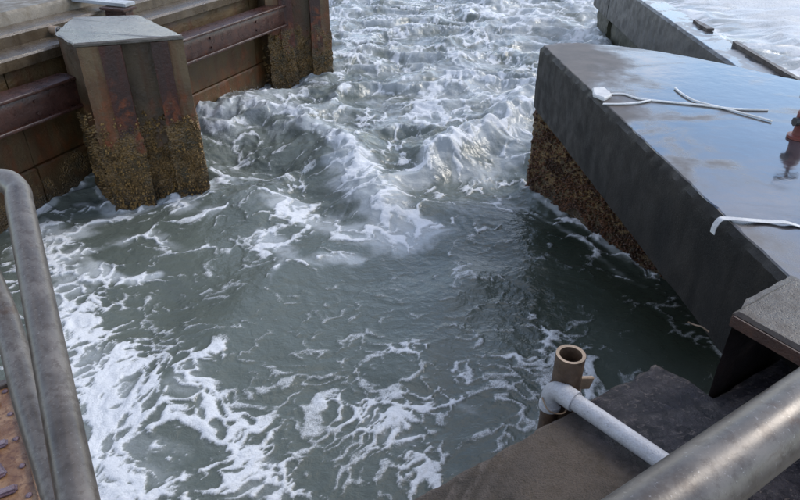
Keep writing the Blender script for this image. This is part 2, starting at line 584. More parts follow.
def build_water():
    def axis(lo_fine, hi_fine, steps, far):
        """steps = [(upto, spacing)] inside the fine span, then growing spacing out to +-far."""
        c = [lo_fine]
        for upto, ds in steps:
            k = int(round((upto - c[-1]) / ds))
            c += list(np.linspace(c[-1], upto, k + 1)[1:])
        up, ds = [], steps[-1][1]
        v = c[-1]
        while v < far:
            ds *= 1.16; v += ds; up.append(v)
        dn, ds, v = [], steps[0][1], lo_fine
        while v > -far:
            ds *= 1.16; v -= ds; dn.append(v)
        return np.array(dn[::-1] + c + up)
    xs = axis(-4.6, None, [(2.6, 0.0165), (6.5, 0.05)], 420)
    ys = axis(1.0, None, [(8.4, 0.0165), (12.5, 0.024), (20.0, 0.045)], 420)
    X, Y = np.meshgrid(xs, ys)
    sp = np.maximum(np.gradient(xs)[None, :], np.gradient(ys)[:, None])
    near = 1 - sstep(0.05, 0.4, sp)
    mid = 1 - sstep(0.4, 2.0, sp)
    shp = X.shape

    def stroke(pts, rad, z=0.0, xs_=None, ys_=None, world=False):
        """soft distance field to a polyline given in photo pixels laid on the water; 1 on the line, 0 past rad metres."""
        X_, Y_ = (X, Y) if xs_ is None else (xs_, ys_)
        w = [np.array(q) for q in pts] if world else [np.array(P(a, b, z)[:2]) for a, b in pts]
        if len(w) == 1: w = w * 2
        d2 = np.full(shp, 1e9)
        for a, b in zip(w[:-1], w[1:]):
            ab = b - a
            L2 = max(1e-9, ab @ ab)
            tt = np.clip(((X_ - a[0]) * ab[0] + (Y_ - a[1]) * ab[1]) / L2, 0, 1)
            d2 = np.minimum(d2, (X_ - a[0] - tt * ab[0]) ** 2 + (Y_ - a[1] - tt * ab[1]) ** 2)
        return np.exp(-d2 / (rad * rad))

    # --- flow warp: swirls carry everything
    wx = fbm(X * 0.55 + 3.1, Y * 0.55, 0.3, 3)
    wy = fbm(X * 0.55, Y * 0.55 + 7.7, 4.2, 3)
    wx2 = fbm(X * 1.9 + 9.1, Y * 1.9, 1.3, 3)
    wy2 = fbm(X * 1.9, Y * 1.9 + 2.7, 6.2, 3)
    U = X + 0.55 * wx + 0.16 * wx2
    W = Y + 0.55 * wy + 0.16 * wy2

    # --- height
    H = 0.15 * sstep(7.0, 9.6, Y + 0.25 * wx) * mid
    chop = sstep(5.8, 8.6, Y)
    out = sstep(3.6, 4.8, X)                             # open sea to the right of the low wall
    rough = np.clip(0.25 + 0.75 * chop, 0, 1)
    sw = fbm(U * 0.62 + 5, W * 0.62, 0.9, 3)
    H += 0.16 * sw * (0.5 + 0.7 * chop)
    rid = 1 - np.abs(fbm(U * 0.48 + W * 0.2, W * 0.95 - U * 0.15, 2.4, 2)) * 2.6
    H += 0.17 * (np.clip(rid, 0, 1) ** 1.6) * chop * mid
    rid2 = 1 - np.abs(fbm(U * 2.1, W * 2.6 + U * 0.4, 7.4, 3)) * 2.4
    H += 0.026 * (np.clip(rid2, 0, 1) ** 1.5) * (0.18 + 0.82 * chop) * mid
    H += 0.024 * fbm(U * 3.3, W * 3.9, 3.3, 4) * rough * near
    H += 0.012 * fbm(U * 8, W * 9, 5.1, 3) * (0.6 + 0.6 * chop) * near
    # breaking crests of the standing V in the mouth
    cl = stroke([(225, 128), (255, 124), (290, 132), (332, 154), (364, 182), (388, 210)], 0.34)
    cr = stroke([(536, 112), (508, 132), (472, 152), (432, 172)], 0.32)
    H *= 1 - 0.75 * stroke([(195, 105), (235, 100), (285, 95)], 0.45)
    H += (0.17 * cl + 0.24 * cr) * (0.8 + 0.6 * wx2 + 0.3 * fbm(X * 4, Y * 4, 3.0, 2))
    tr = stroke([(230, 160), (290, 178), (330, 210)], 0.30)
    H -= 0.10 * tr
    H += 0.055 * stroke([(300, 255), (255, 300), (205, 360), (170, 400)], 0.32)
    H -= 0.06 * stroke([(150, 320), (170, 300)], 0.35)
    H += 0.07 * stroke([(470, 280), (430, 330), (400, 380)], 0.3)

    # --- where the foam is: D = share of the surface it covers
    D = np.zeros(shp)
    XS = X + 0.20 * wx2 + 0.10 * wx
    YS = Y + 0.20 * wy2 + 0.10 * wy

    def add(pts, rad, amt):
        nonlocal D
        k = amt * stroke(pts, rad, xs_=XS, ys_=YS)
        D = np.maximum(D, k) + 0.3 * np.minimum(D, k)
    # bottom left raft
    add([(40, 240), (60, 300), (75, 370), (95, 440), (110, 500)], 0.44, 0.60)
    add([(70, 330), (125, 380), (150, 440), (175, 500)], 0.38, 0.54)
    add([(205, 365), (185, 395), (225, 430), (255, 470), (275, 500)], 0.26, 0.54)
    add([(285, 265), (262, 300), (222, 350), (195, 385)], 0.07, 0.46)
    add([(95, 270), (140, 279), (165, 274)], 0.12, 0.90)
    add([(30, 225), (70, 235), (120, 215), (160, 205), (210, 215)], 0.22, 0.56)
    add([(45, 260), (100, 250), (150, 235), (200, 250)], 0.16, 0.52)
    # by the nearer pier
    add([(196, 200), (215, 185), (245, 178)], 0.18, 0.66)
    add([(80, 205), (130, 212)], 0.12, 0.5)
    # standing V and its wash
    add([(205, 132), (250, 124), (290, 132), (332, 154), (364, 184), (380, 206)], 0.19, 0.80)
    add([(340, 175), (375, 205), (400, 228)], 0.34, 0.72)
    add([(285, 200), (330, 225), (380, 240), (430, 230)], 0.34, 0.64)
    add([(270, 235), (300, 262), (345, 258)], 0.22, 0.58)
    add([(528, 130), (495, 146), (460, 162), (420, 180), (395, 195)], 0.26, 0.72)
    add([(522, 150), (500, 175), (470, 178)], 0.40, 0.58)
    add([(440, 190), (460, 215), (420, 235)], 0.24, 0.36)
    # along the support wall, then flecks in the pool
    add([(522, 205), (560, 225), (600, 250), (640, 285)], 0.07, 0.50)
    add([(560, 235), (575, 280), (610, 320)], 0.16, 0.15)
    add([(345, 410), (390, 435), (420, 460), (440, 480)], 0.22, 0.50)
    add([(380, 420), (430, 400), (470, 415)], 0.17, 0.44)
    add([(395, 355), (440, 362), (462, 380)], 0.14, 0.36)
    add([(520, 310), (545, 335), (520, 360)], 0.16, 0.32)
    add([(600, 370), (575, 385), (590, 400)], 0.10, 0.42)
    add([(330, 300), (350, 330), (335, 360)], 0.12, 0.20)
    add([(480, 330), (500, 290), (480, 250)], 0.12, 0.20)
    D = np.maximum(D, 0.15 + 0.14 * sstep(5.2, 7.5, Y))
    D = np.maximum(D, (0.50 + 0.24 * fbm(U * 0.5, W * 0.35, 8.8, 2)) * sstep(7.2, 9.5, Y))
    D = np.maximum(D, 0.66 * out)
    for seg in BASES:
        D = np.maximum(D, 0.62 * stroke(seg, 0.10, xs_=XS, ys_=YS, world=True))
        H += 0.05 * stroke(seg, 0.16, world=True) * (0.4 + wx2 + fbm(X * 6, Y * 6, 1.0, 2)) * near
    D *= 1 - 0.7 * stroke([(600, 300), (660, 350), (560, 270)], 0.6) - 0.5 * stroke([(330, 310), (400, 300), (250, 330)], 0.42)
    crest = sstep(0.06, 0.30, H - 0.15) * chop
    D = np.clip(D + 0.18 * crest * mid, 0, 0.97) * (1 - 0.17 * (1 - sstep(3.5, 6.5, Y)))

    # --- lace: torn films round bubbles, stretched and swirled by the flow
    def ridged(a, b, c, o=4):
        s, amp, n = 0, 1.0, 0
        for i in range(o):
            s = s + amp * (1 - np.clip(np.abs(perlin(a, b, c)) * 2.1, 0, 1))
            n += amp
            a, b, c = a * 2.1 + 3.3, b * 2.1 + 8.1, c + 5.3
            amp *= 0.6
        return s / n

    def cells(a, b, seed):
        """distance between the two nearest scattered points: 0 on the films between cells."""
        ai, bi = np.floor(a).astype(np.int64), np.floor(b).astype(np.int64)
        f1, f2 = np.full(a.shape, 9.0), np.full(a.shape, 9.0)
        for di in (-1, 0, 1):
            for dj in (-1, 0, 1):
                ii, jj = ai + di, bi + dj
                h = _perm[_perm[(ii + seed) & 255] + (jj & 255)]
                d = np.hypot(a - ii - _g3[h, 0] * 0.5 - 0.5, b - jj - _g3[h, 1] * 0.5 - 0.5)
                f2 = np.minimum(f2, np.maximum(f1, d))
                f1 = np.minimum(f1, d)
        return f2 - f1
    wx3 = fbm(X * 5.5 + 1.1, Y * 5.5, 2.3, 2)
    wy3 = fbm(X * 5.5, Y * 5.5 + 5.7, 8.2, 2)
    ca, sa = math.cos(R(38)), math.sin(R(38))
    UU, WW = U + 0.10 * wx2 + 0.07 * wx3, W + 0.10 * wy2 + 0.07 * wy3
    A1, B1 = UU * ca + WW * sa, -UU * sa + WW * ca
    c1 = 1 - np.clip(cells(A1 * 1.9, B1 * 3.0, 3) * 1.5, 0, 1)
    c2 = 1 - np.clip(cells(UU * 6.2, WW * 6.8, 40) * 1.4, 0, 1)
    c3 = 1 - np.clip(cells(UU * 14 + 0.6 * wx3, WW * 14, 90) * 1.3, 0, 1)
    patch = fbm(U * 1.1 + 4, W * 1.3, 3.9, 3)
    lace = 0.66 * c1 ** 1.5 + (0.46 + 0.30 * (1 - sstep(3.5, 6.5, Y))) * c2 ** 1.4 + 0.45 * ridged(A1 * 1.5, B1 * 2.6, 0.7) + 0.75 * patch + (0.26 + 0.20 * (1 - sstep(3.5, 6.5, Y))) * c3 ** 1.3 + 0.22 * fbm(UU * 16, WW * 16, 1.9, 2)
    samp = np.sort(lace[near > 0.9][::37])
    rank = np.interp(lace, samp, np.linspace(0, 1, len(samp)))
    thr = 1 - D
    thr = 1 - 0.80 * D
    wid = 0.20 + 0.10 * sstep(7, 10, Y)
    foam = sstep(thr - wid, thr + wid * 1.25, rank) * sstep(0.0, 0.06, D)
    foam = np.where(near > 0.5, foam, foam * near * 2 + (1 - near * 2) * D)
    foam = np.clip(foam, 0, 1)
    soft = D + 0.42 * fbm(U * 2.3, W * 2.9, 4.4, 4) + 0.14 * fbm(UU * 9, WW * 9, 7.7, 2)
    veil = np.clip(sstep(0.18, 0.80, soft) * sstep(0.08, 0.30, D) * (0.62 + 0.38 * sstep(4.0, 6.0, Y)), 0, 1)
    murk_shade = 0.56 + 0.16 * fbm(U * 0.9, W * 0.9, 6.6, 3) + 0.12 * sstep(6.5, 9, Y)
    murk_shade = murk_shade * np.clip(1 - 0.9 * stroke([(690, 340), (600, 270), (560, 235)], 0.85) - 0.5 * stroke([(530, 300), (560, 380)], 0.4), 0, 1)  # slab's shade painted into the water colour: darker beside and below its edge
    aer_shade = np.clip(np.maximum(murk_shade, sstep(0.10, 0.60, D) * (0.45 + 0.55 * rank)), 0, 1)
    H = H + near * foam * (0.014 + 0.014 * fbm(U * 14, W * 14, 2.2, 2))

    V = np.column_stack([X.ravel(), Y.ravel(), H.ravel()]).astype(np.float32)
    ny, nx = shp
    idx = np.arange(nx * ny).reshape(ny, nx)
    Q = np.stack([idx[:-1, :-1], idx[:-1, 1:], idx[1:, 1:], idx[1:, :-1]], -1).reshape(-1, 4)
    me = bpy.data.meshes.new('water')
    me.vertices.add(len(V)); me.vertices.foreach_set('co', V.ravel())
    me.loops.add(Q.size); me.loops.foreach_set('vertex_index', Q.ravel().astype(np.int32))
    me.polygons.add(len(Q))
    me.polygons.foreach_set('loop_start', (np.arange(len(Q)) * 4).astype(np.int32))
    me.polygons.foreach_set('loop_total', np.full(len(Q), 4, np.int32))
    me.update(calc_edges=True)
    for nm, arr in (('foam', foam), ('aerated_shade', aer_shade), ('veil', veil)):
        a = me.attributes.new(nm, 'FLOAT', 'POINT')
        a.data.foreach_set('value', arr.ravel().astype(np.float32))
    # drops thrown up along the breaking crests
    rg = np.random.default_rng(21)
    prob = (np.clip(cl + cr, 0, 1) * (lace > np.median(lace)) + 0.5 * crest * (Y < 11)) * (near > 0.9) * (np.abs(X) < 4)
    fl = prob.ravel(); cum = np.cumsum(fl)
    pick = np.searchsorted(cum, rg.random(1500) * cum[-1])
    SV, SF = [], []
    for i in pick:
        r = 0.0018 + 0.0045 * rg.random() ** 3
        c = np.array([X.flat[i], Y.flat[i], H.flat[i] + 0.01 + abs(rg.normal(0, 0.06))]) + np.append(rg.normal(0, 0.02, 2), 0)
        k = len(SV)
        SV += [tuple(c + r * np.array(d)) for d in ((1, 0, 0), (-1, 0, 0), (0, 1, 0), (0, -1, 0), (0, 0, 1), (0, 0, -1))]
        SF += [(k + a, k + b, k + e) for a, b, e in ((0, 2, 4), (2, 1, 4), (1, 3, 4), (3, 0, 4), (2, 0, 5), (1, 2, 5), (3, 1, 5), (0, 3, 5))]
    sm = bpy.data.meshes.new('spray'); sm.from_pydata(SV, [], SF); sm.update()
    so = link('spray', sm, M['drop'], smooth=True)
    tag(so, 'fine white spray thrown up from the breaking crests', 'spray', kind='stuff')
    o = link('water', me, M['water'], smooth=True)
    tag(o, 'churning grey green sea water with white foam', 'water', kind='structure')


build_water()

# ------------------------------------------------------------------ left quay: wall, coping, beams, piers
WD = np.array([0.382, 0.924])                      # along the quay wall
WN = np.array([-0.924, 0.382])                     # into the land
W0 = np.array([-4.33, 6.59])
S_END = 6.15


def wp(s, o):
    return W0 + WD * s + WN * o


def rough_fn(amp, sc, seed=0.0):
    return lambda p: amp * fbm(p[:, 0] * sc + seed, p[:, 1] * sc, p[:, 2] * sc, 3)


ground = prism('quay_ground', [wp(-30, 0.80), wp(S_END, 0.80), wp(S_END, 30), wp(-30, 30)], [(-1.0, 0), (1.99, 0), (2.035, 0.03)], M['quay'], step=0.6, zstep=1.0, disp=rough_fn(0.012, 2))
tag(ground, 'pale worn concrete quay paving behind the left wall', 'pavement', kind='structure')

wall = empty('quay_wall', (*wp(0, 0.2), 0))
tag(wall, 'stained concrete quay wall of stacked lagging panels behind the rusty beams', 'wall')
ang_w = math.atan2(WD[1], WD[0])
for (z0, z1, dx) in ((-1.0, 0.515, 0.0), (0.53, 1.13, 0.03), (1.145, 1.62, 0.045)):
    s = -9.0
    while s < S_END - 0.1:
        L = min(2.32, S_END - s)
        a, b = wp(s + 0.008, dx + random.uniform(0, 0.015)), wp(s + L - 0.008, dx + random.uniform(0, 0.015))
        c, d = wp(s + L - 0.008, 0.3), wp(s + 0.008, 0.3)
        prism('panel', [a, b, c, d], [(z0, 0), (z1 - 0.02, 0), (z1, 0.015)], M['panel'], wall, step=0.07, disp=rough_fn(0.012, 9, s))
        s += L
prism('coping', [wp(-12, -0.03), wp(S_END, -0.03), wp(S_END, 0.395), wp(-12, 0.395)], [(1.63, 0.0), (1.735, 0), (1.76, 0.025)], M['coping'], wall, step=0.08, disp=rough_fn(0.012, 5))
prism('upper_coping', [wp(-12, 0.38), wp(S_END - 0.01, 0.38), wp(S_END - 0.01, 0.79), wp(-12, 0.79)], [(1.2, 0), (1.87, 0), (1.895, 0.025)], M['coping'], wall, step=0.08, disp=rough_fn(0.012, 5, 3))

# beams: rolled steel I section along the wall
BW0 = np.array([-4.0, 6.22])
BD = np.array([0.389, 0.921]); BN = np.array([-0.921, 0.389])


def steel_beam(s0, s1, label):
    z0, z1 = 1.16, 1.50
    c = BW0 + BD * (s0 + s1) / 2
    t = empty('steel_beam', (c[0], c[1], z0))
    tag(t, label, 'beam', 'steel beams along the left quay wall')

    def q(name, o0, o1, za, zb, amp=0.004):
        pl = [BW0 + BD * s0 + BN * o0, BW0 + BD * s1 + BN * o0, BW0 + BD * s1 + BN * o1, BW0 + BD * s0 + BN * o1]
        prism(name, pl, [(za, 0.004), (za + 0.006, 0), (zb - 0.006, 0), (zb, 0.004)], M['beam'], t, step=0.08, disp=rough_fn(amp, 11, s0))
    q('top_flange', 0.0, 0.30, z1 - 0.035, z1)
    q('bottom_flange', -0.012, 0.30, z0, z0 + 0.035)
    q('web', 0.035, 0.075, z0 + 0.036, z1 - 0.036)
    k = s0 + 0.5
    while k < s1 - 0.2:                               # stiffener plates behind and bolt heads on the web
        p = BW0 + BD * k + BN * 0.026
        for zz in (z0 + 0.10, z1 - 0.11):
            V, F = tube_data([(p[0] + BN[0] * 0.02, p[1] + BN[1] * 0.02, zz), (p[0] - BN[0] * 0.012, p[1] - BN[1] * 0.012, zz)], 0.019, 6)
            mesh_py('bolt', V, F, M['beam'], t)
        k += 1.15
    return t


steel_beam(-7.0, 1.02, 'rusty steel beam left of the nearer pier, running out of the picture')
steel_beam(1.75, 5.72, 'rusty steel beam spanning between the nearer and the farther left pier')


def barnacles(parent, faces, n, zmax, seed, mat, zmin=-0.05, size=(0.007, 0.017), lift=0.0):
    """faces = [(a, b)] plan segments (outward normal on the right hand of a->b); n shells spread on them."""
    rg = np.random.default_rng(seed)
    V, F = [], []
    lens = np.array([np.linalg.norm(np.array(b) - np.array(a)) for a, b in faces])
    pick = rg.choice(len(faces), n, p=lens / lens.sum())
    for i in pick:
        a, b = np.array(faces[i][0]), np.array(faces[i][1])
        d = (b - a) / np.linalg.norm(b - a)
        nr = np.array([d[1], -d[0]])
        u = rg.random()
        z = zmin + (zmax - zmin) * rg.random() ** 1.5
        zz = z + 0.30 * perlin(np.array([a[0] * 3 + u * 5]), np.array([z * 3]), 1.0)[0]
        p2 = a + (b - a) * u + nr * lift
        r = rg.uniform(*size) * (1.3 if rg.random() < 0.08 else 1)
        h = r * rg.uniform(0.7, 1.5)
        tang, up, out = np.array([d[0], d[1], 0]), np.array([0, 0, 1.0]), np.array([nr[0], nr[1], 0])
        tilt = rg.normal(0, 0.25, 2)
        c0 = np.array([p2[0], p2[1], zz]) - out * 0.012
        c1 = c0 + out * (h + 0.016) + tang * tilt[0] * h + up * tilt[1] * h
        k0 = len(V)
        ph = rg.random() * 6
        for k in range(6):
            an = ph + k * math.pi / 3
            rr = r * rg.uniform(0.8, 1.2)
            V.append(c0 + (tang * math.cos(an) + up * math.sin(an)) * rr)
        for k in range(6):
            an = ph + k * math.pi / 3
            rr = r * rg.uniform(0.35, 0.6)
            V.append(c1 + (tang * math.cos(an) + up * math.sin(an)) * rr)
        V.append(c1 - out * h * 0.4)
        for k in range(6):
            j = (k + 1) % 6
            F.append((k0 + k, k0 + j, k0 + 6 + j, k0 + 6 + k))
            F.append((k0 + 6 + k, k0 + 6 + j, k0 + 12))
    me = bpy.data.meshes.new('barnacle_crust')
    me.from_pydata([tuple(v) for v in V], [], F)
    me.update()
    o = link('barnacle_crust', me, mat, parent)
    o['kind'] = 'stuff'
    return o


def shell_material():
    t = NT('barnacle_shell')
    a = t.noise(60, 4, 0.7)
    b = t.noise(6, 4, 0.6, off=3)
    col = t.mix(t.rng(a, 0.35, 0.65), (0.08, 0.045, 0.015), (0.40, 0.25, 0.085))
    col = t.mix(t.rng(b, 0.4, 0.65, 0, 0.75), col, (0.045, 0.028, 0.014))
    col = t.mix(t.rng(t.voro(30), 0.06, 0.02, 0, 0.6), col, (0.32, 0.28, 0.22))
    return t.fin(col, 0.5, t.bump(a, 0.6, 0.004))


def shell_dark():
    t = NT('dark_shell')
    a = t.noise(50, 4, 0.7)
    b = t.noise(4, 4, 0.6, off=8)
    col = t.mix(t.rng(a, 0.35, 0.65), (0.022, 0.012, 0.008), (0.20, 0.09, 0.04))
    col = t.mix(t.rng(b, 0.4, 0.62, 0, 0.6), col, (0.02, 0.013, 0.009))
    return t.fin(col, 0.5, t.bump(a, 0.6, 0.004))


M['shell'], M['shell_dark'] = shell_material(), shell_dark()


def crust_fn(amp, zc, seed=0.0, base=0.006):
    def f(p):
        k = sstep(zc + 0.12, zc - 0.2, p[:, 2] + 0.18 * perlin(p[:, 0] * 3, p[:, 1] * 3, p[:, 2] * 2))
        n = fbm(p[:, 0] * 13 + seed, p[:, 1] * 13, p[:, 2] * 13, 3)
        n2 = fbm(p[:, 0] * 3 + seed, p[:, 1] * 3, p[:, 2] * 3, 2)
        return base * n + k * (amp * 0.45 + amp * n + 0.5 * amp * n2)
    return f


def pier(off, label, n_b, seed):
    pts = [p + np.array(off) for p in PIER]
    p1, p2, p3, p4, p5 = pts
    f = (p2 - p1) / np.linalg.norm(p2 - p1)
    L = np.linalg.norm(p2 - p1)
    nr = np.array([f[1], -f[0]])
    at = lambda fr, o: p1 + f * L * fr + nr * o
    t = empty('concrete_pier', ((p1[0] + p3[0]) / 2, (p1[1] + p3[1]) / 2, 0))
    tag(t, label, 'pier', 'piers standing against the left quay wall')
    core = [at(0.02, -0.10), at(0.98, -0.10), p3, p4, p5]
    prism('core', core, [(-1.0, 0), (1.905, 0)], M['pier'], t, step=0.03, disp=crust_fn(0.028, 1.0, seed))
    capo = 0.012
    cap = [p1 + np.array([-0.01, -0.02]), p2 + np.array([0.02, -0.005]), p3 + np.array([0.01, 0.02]), p4, p5 + np.array([-0.02, -0.01])]
    prism('cap', cap, [(1.906, 0.008), (1.912, 0), (1.935, 0), (1.95, 0.018)], M['cap'], t, step=0.025, zstep=0.02, disp=rough_fn(0.022, 9, seed))
    segs = []
    for (a, b, fa, fb) in ((0.0, 0.40, 0.20, 0.405), (0.69, 1.0, 0.685, 0.85)):
        po = [at(a, 0.0), at(b, 0.0), at(b, -0.28), at(a, -0.28)]
        pl = prism('pile', po, [(-1.0, 0), (1.903, 0)], M['pile'], t, step=0.03, disp=crust_fn(0.034, 1.05, seed + a * 9))
        fl = [at(fa, 0.022), at(fb, 0.022), at(fb, -0.05), at(fa, -0.05)]
        fo = prism('flange', fl, [(0.62 + 0.2 * a, 0.0), (1.902, 0)], M['flange'], None, step=0.03, disp=crust_fn(0.012, 1.0, seed + 3, 0.003))
        fo.parent = pl                                # pile sits at the world origin through its parent, so the flange needs no offset
        segs += [(at(a, 0.02), at(b, 0.02)), (at(b, 0.0), at(b, -0.12)), (at(a, -0.12), at(a, 0.0))]
    segs += [(at(0.4, -0.08), at(0.69, -0.08)), (p5, p1), (p2, p3)]
    barnacles(t, segs, n_b, 1.02, int(seed) + 11, M['shell'])
    return t


pier(PIER_OFF[0], 'nearer barnacled concrete pier with rust streaks and wet grey cap', 5200, 1)
pier(PIER_OFF[1], 'farther brown concrete pier cut off by the top of the picture', 1500, 5)

# drain stub, board and steel stub on the coping
c = np.array(P(51, 31, 1.81)[:2])
q0 = wp(1.30, 0.40); q1 = wp(1.30, 0.27)
dr = empty('drain_pipe', (q1[0], q1[1], 1.81))
tag(dr, 'short cream drain pipe end poking from the coping step by the nearer pier', 'pipe')
V, F = tube_data([(*wp(1.30, 0.44), 1.825), (*wp(1.30, 0.27), 1.825)], 0.05, 18, cap=False)
V2, F2 = tube_data([(*wp(1.30, 0.27), 1.825), (*wp(1.30, 0.44), 1.825)], 0.041, 18, cap=True)
mesh_py('wall_of_pipe', V, F, M['rim'], dr, True)
mesh_py('bore', V2, F2, M['black'], dr, True)
n_ = len(V) // 2
ring = [V[n_ + k] for k in range(18)]
cc = Vector((*wp(1.30, 0.268), 1.825))
Vr = ring + [cc + (Vector(v) - cc) * 0.80 for v in ring]
mesh_py('rim', Vr, [(k, (k + 1) % 18, 18 + (k + 1) % 18, 18 + k) for k in range(18)], M['board'], dr)

stub = empty('steel_stub', (-3.62, 8.62, 1.76))
tag(stub, 'dark rusty steel stub under the end of the pale board', 'steel block')
rot_box('web', (-3.60, 8.58, 1.845), (0.34, 0.14, 0.168), ang_w - math.pi / 2, M['beam'], stub)
rot_box('flange', (-3.60, 8.58, 1.948), (0.40, 0.24, 0.03), ang_w - math.pi / 2, M['beam'], stub)
bd = empty('board', (-3.95, 8.78, 1.965))
tag(bd, 'pale blue white board lying across the coping behind the nearer pier', 'board')
a_, b_ = np.array([-4.32, 8.93]), np.array([-3.46, 8.62])
rot_box('plank', ((a_ + b_)[0] / 2, (a_ + b_)[1] / 2, 1.998), (0.94, 0.20, 0.04), math.atan2((b_ - a_)[1], (b_ - a_)[0]), M['board'], bd, rx=0.02, ry=0.02)
rot_box('batten', (a_[0] + 0.06, a_[1] - 0.02, 2.04), (0.10, 0.26, 0.045), math.atan2((b_ - a_)[1], (b_ - a_)[0]) + 0.1, M['board'], bd)

# ------------------------------------------------------------------ right: slab, its support wall, low wall beyond
SLAB_Z = 1.78
SLAB = [(1.59, 7.39), (1.78, 7.50), (2.01, 7.53), (2.35, 7.44), (2.68, 7.26), (3.02, 7.0), (3.36, 6.65), (3.83, 6.07), (4.9, 4.75), (6.5, 3.2), (6.5, 0.9), (2.09, 0.9)][::-1]
slab = empty('concrete_slab', (3.0, 5.0, 1.04))
tag(slab, 'thick dark concrete slab with rain wet top beside the channel', 'slab')
sf = lambda p: rough_fn(0.012, 4, 2)(p) + (p[:, 2] > 1.70) * -0.022 * np.clip(rough_fn(1, 14, 5)(p) - 0.12, 0, 1) * 3
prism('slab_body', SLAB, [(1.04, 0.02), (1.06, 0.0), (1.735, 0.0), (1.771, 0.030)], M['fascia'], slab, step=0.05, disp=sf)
top = prism('slab_top', SLAB, [(1.772, 0.028), (1.776, 0.030), (SLAB_Z, 0.036)], M['slab_top'], slab, step=0.05, zstep=0.01, disp=sf, smooth=False)
sup = empty('support_wall', (2.3, 6.2, 0))
tag(sup, 'barnacle crusted brown wall holding up the wet slab', 'wall')
prism('wall_body', [(1.63, 7.36), (2.0, 6.62), (2.95, 4.7), (3.5, 4.9), (3.1, 6.7), (2.1, 7.45)][::-1], [(-1.0, 0), (1.038, 0)], M['support'], sup, step=0.035, disp=crust_fn(0.03, 1.6, 8))
barnacles(sup, [((1.63, 7.36), (2.95, 4.7))], 4200, 0.95, 5, M['shell_dark'], size=(0.009, 0.020), lift=0.015)

lw = empty('low_wall', (4.3, 10, 0))
tag(lw, 'low wet topped concrete wall running out beyond the slab', 'wall')
wf = rough_fn(0.02, 5, 9)
lx = lambda y: 4.02 + (y - 6.0) * 0.045
for (y0, y1, dz) in ((6.0, 14.15, 0.0), (14.19, 15.5, 0.0)):
    pl = [(lx(y0), y0), (lx(y0) + 0.44, y0), (lx(y1) + 0.46, y1), (lx(y1), y1)]
    prism('wall_section', pl, [(0.66, 0.02), (0.68, 0), (1.37, 0.0), (1.40, 0.03)], M['parapet'], lw, step=0.06, disp=wf)
    prism('wall_top', pl, [(1.401, 0.032), (1.405, 0.04)], M['wet_film'], lw, step=0.06, disp=wf, smooth=False)
    pl = [(lx(y0) + 0.1, y0 + 0.1), (lx(y0) + 0.4, y0 + 0.1), (lx(y1) + 0.42, y1 - 0.12), (lx(y1) + 0.12, y1 - 0.12)]
    prism('footing', pl, [(-1.0, 0), (0.658, 0)], M['algae'], lw, step=0.07, disp=crust_fn(0.03, 0.9, 8))
tm = empty('timber', (4.55, 8.2, 1.40))
tag(tm, 'dark broken timber edging along the top of the low wall', 'timber')
prism('rail_board', [(4.47, 7.0), (4.53, 7.0), (4.58, 8.9), (4.52, 8.9)], [(1.406, 0), (1.46, 0)], M['timber'], tm, step=0.06, disp=rough_fn(0.025, 6))
prism('broken_end', [(4.50, 9.7), (4.62, 9.72), (4.60, 10.35), (4.54, 10.3)], [(1.406, 0), (1.445, 0)], M['timber'], tm, step=0.06, disp=rough_fn(0.03, 6))

# ropes and strap on the slab
ZR = SLAB_Z + 0.009


def lay(pts, r=0.0):
    return [P(a, b, SLAB_Z + 0.0085 + r) for a, b in pts]


o = tube('rope', smooth_path(lay([(600, 95), (622, 94), (640, 99), (668, 102), (700, 105), (735, 109), (768, 110)])), 0.0095, M['rope'], seg=8)
tag(o, 'long white rope lying along the wet slab from the white pad', 'rope', 'ropes on the wet slab')
o = tube('rope', smooth_path(lay([(603, 104), (620, 104), (636, 103), (650, 100.5)], 0.002)), 0.0095, M['rope'], seg=8)
tag(o, 'short white rope end curling back from the slab edge', 'rope', 'ropes on the wet slab')
o = tube('rope', smooth_path(lay([(675, 88), (684, 95), (696, 101), (715, 106), (742, 113), (772, 121)], 0.003)), 0.0085, M['rope'], seg=8)
tag(o, 'white rope slanting across the other ropes farther along the slab', 'rope', 'ropes on the wet slab')
pc = P(602, 95, SLAB_Z)
pad = empty('white_pad', pc)
tag(pad, 'small crumpled white pad at the rope end near the slab edge', 'pad')
prism('pad_body', [P(592, 91, 0 + SLAB_Z)[:2], P(593, 97, SLAB_Z)[:2], P(604, 101, SLAB_Z)[:2], P(612, 97, SLAB_Z)[:2], P(604, 90, SLAB_Z)[:2]], [(SLAB_Z + 0.002, 0.0), (SLAB_Z + 0.02, 0.0), (SLAB_Z + 0.03, 0.01)], M['strap'], pad, step=0.03, disp=rough_fn(0.02, 14))


def ribbon(name, path, width, mat, parent=None, thick=0.004, side=None):
    path = [Vector(p) for p in path]
    V, F = [], []
    for i, p in enumerate(path):
        t = (path[min(i + 1, len(path) - 1)] - path[max(i - 1, 0)]).normalized()
        s = (side or t.cross(Vector((0, 0, 1)))).normalized()
        nrm = s.cross(t).normalized()
        for a, b in ((-1, 0), (1, 0), (1, 1), (-1, 1)):
            V.append(p + s * a * width / 2 + nrm * b * thick)
    n = len(path)
    for i in range(n - 1):
        for k in range(4):
            a, b = i * 4 + k, i * 4 + (k + 1) % 4
            F.append((a, b, b + 4, a + 4))
    F += [(3, 2, 1, 0), tuple((n - 1) * 4 + k for k in range(4))]
    return auto_smooth(mesh_py(name, V, F, mat, parent), 40)


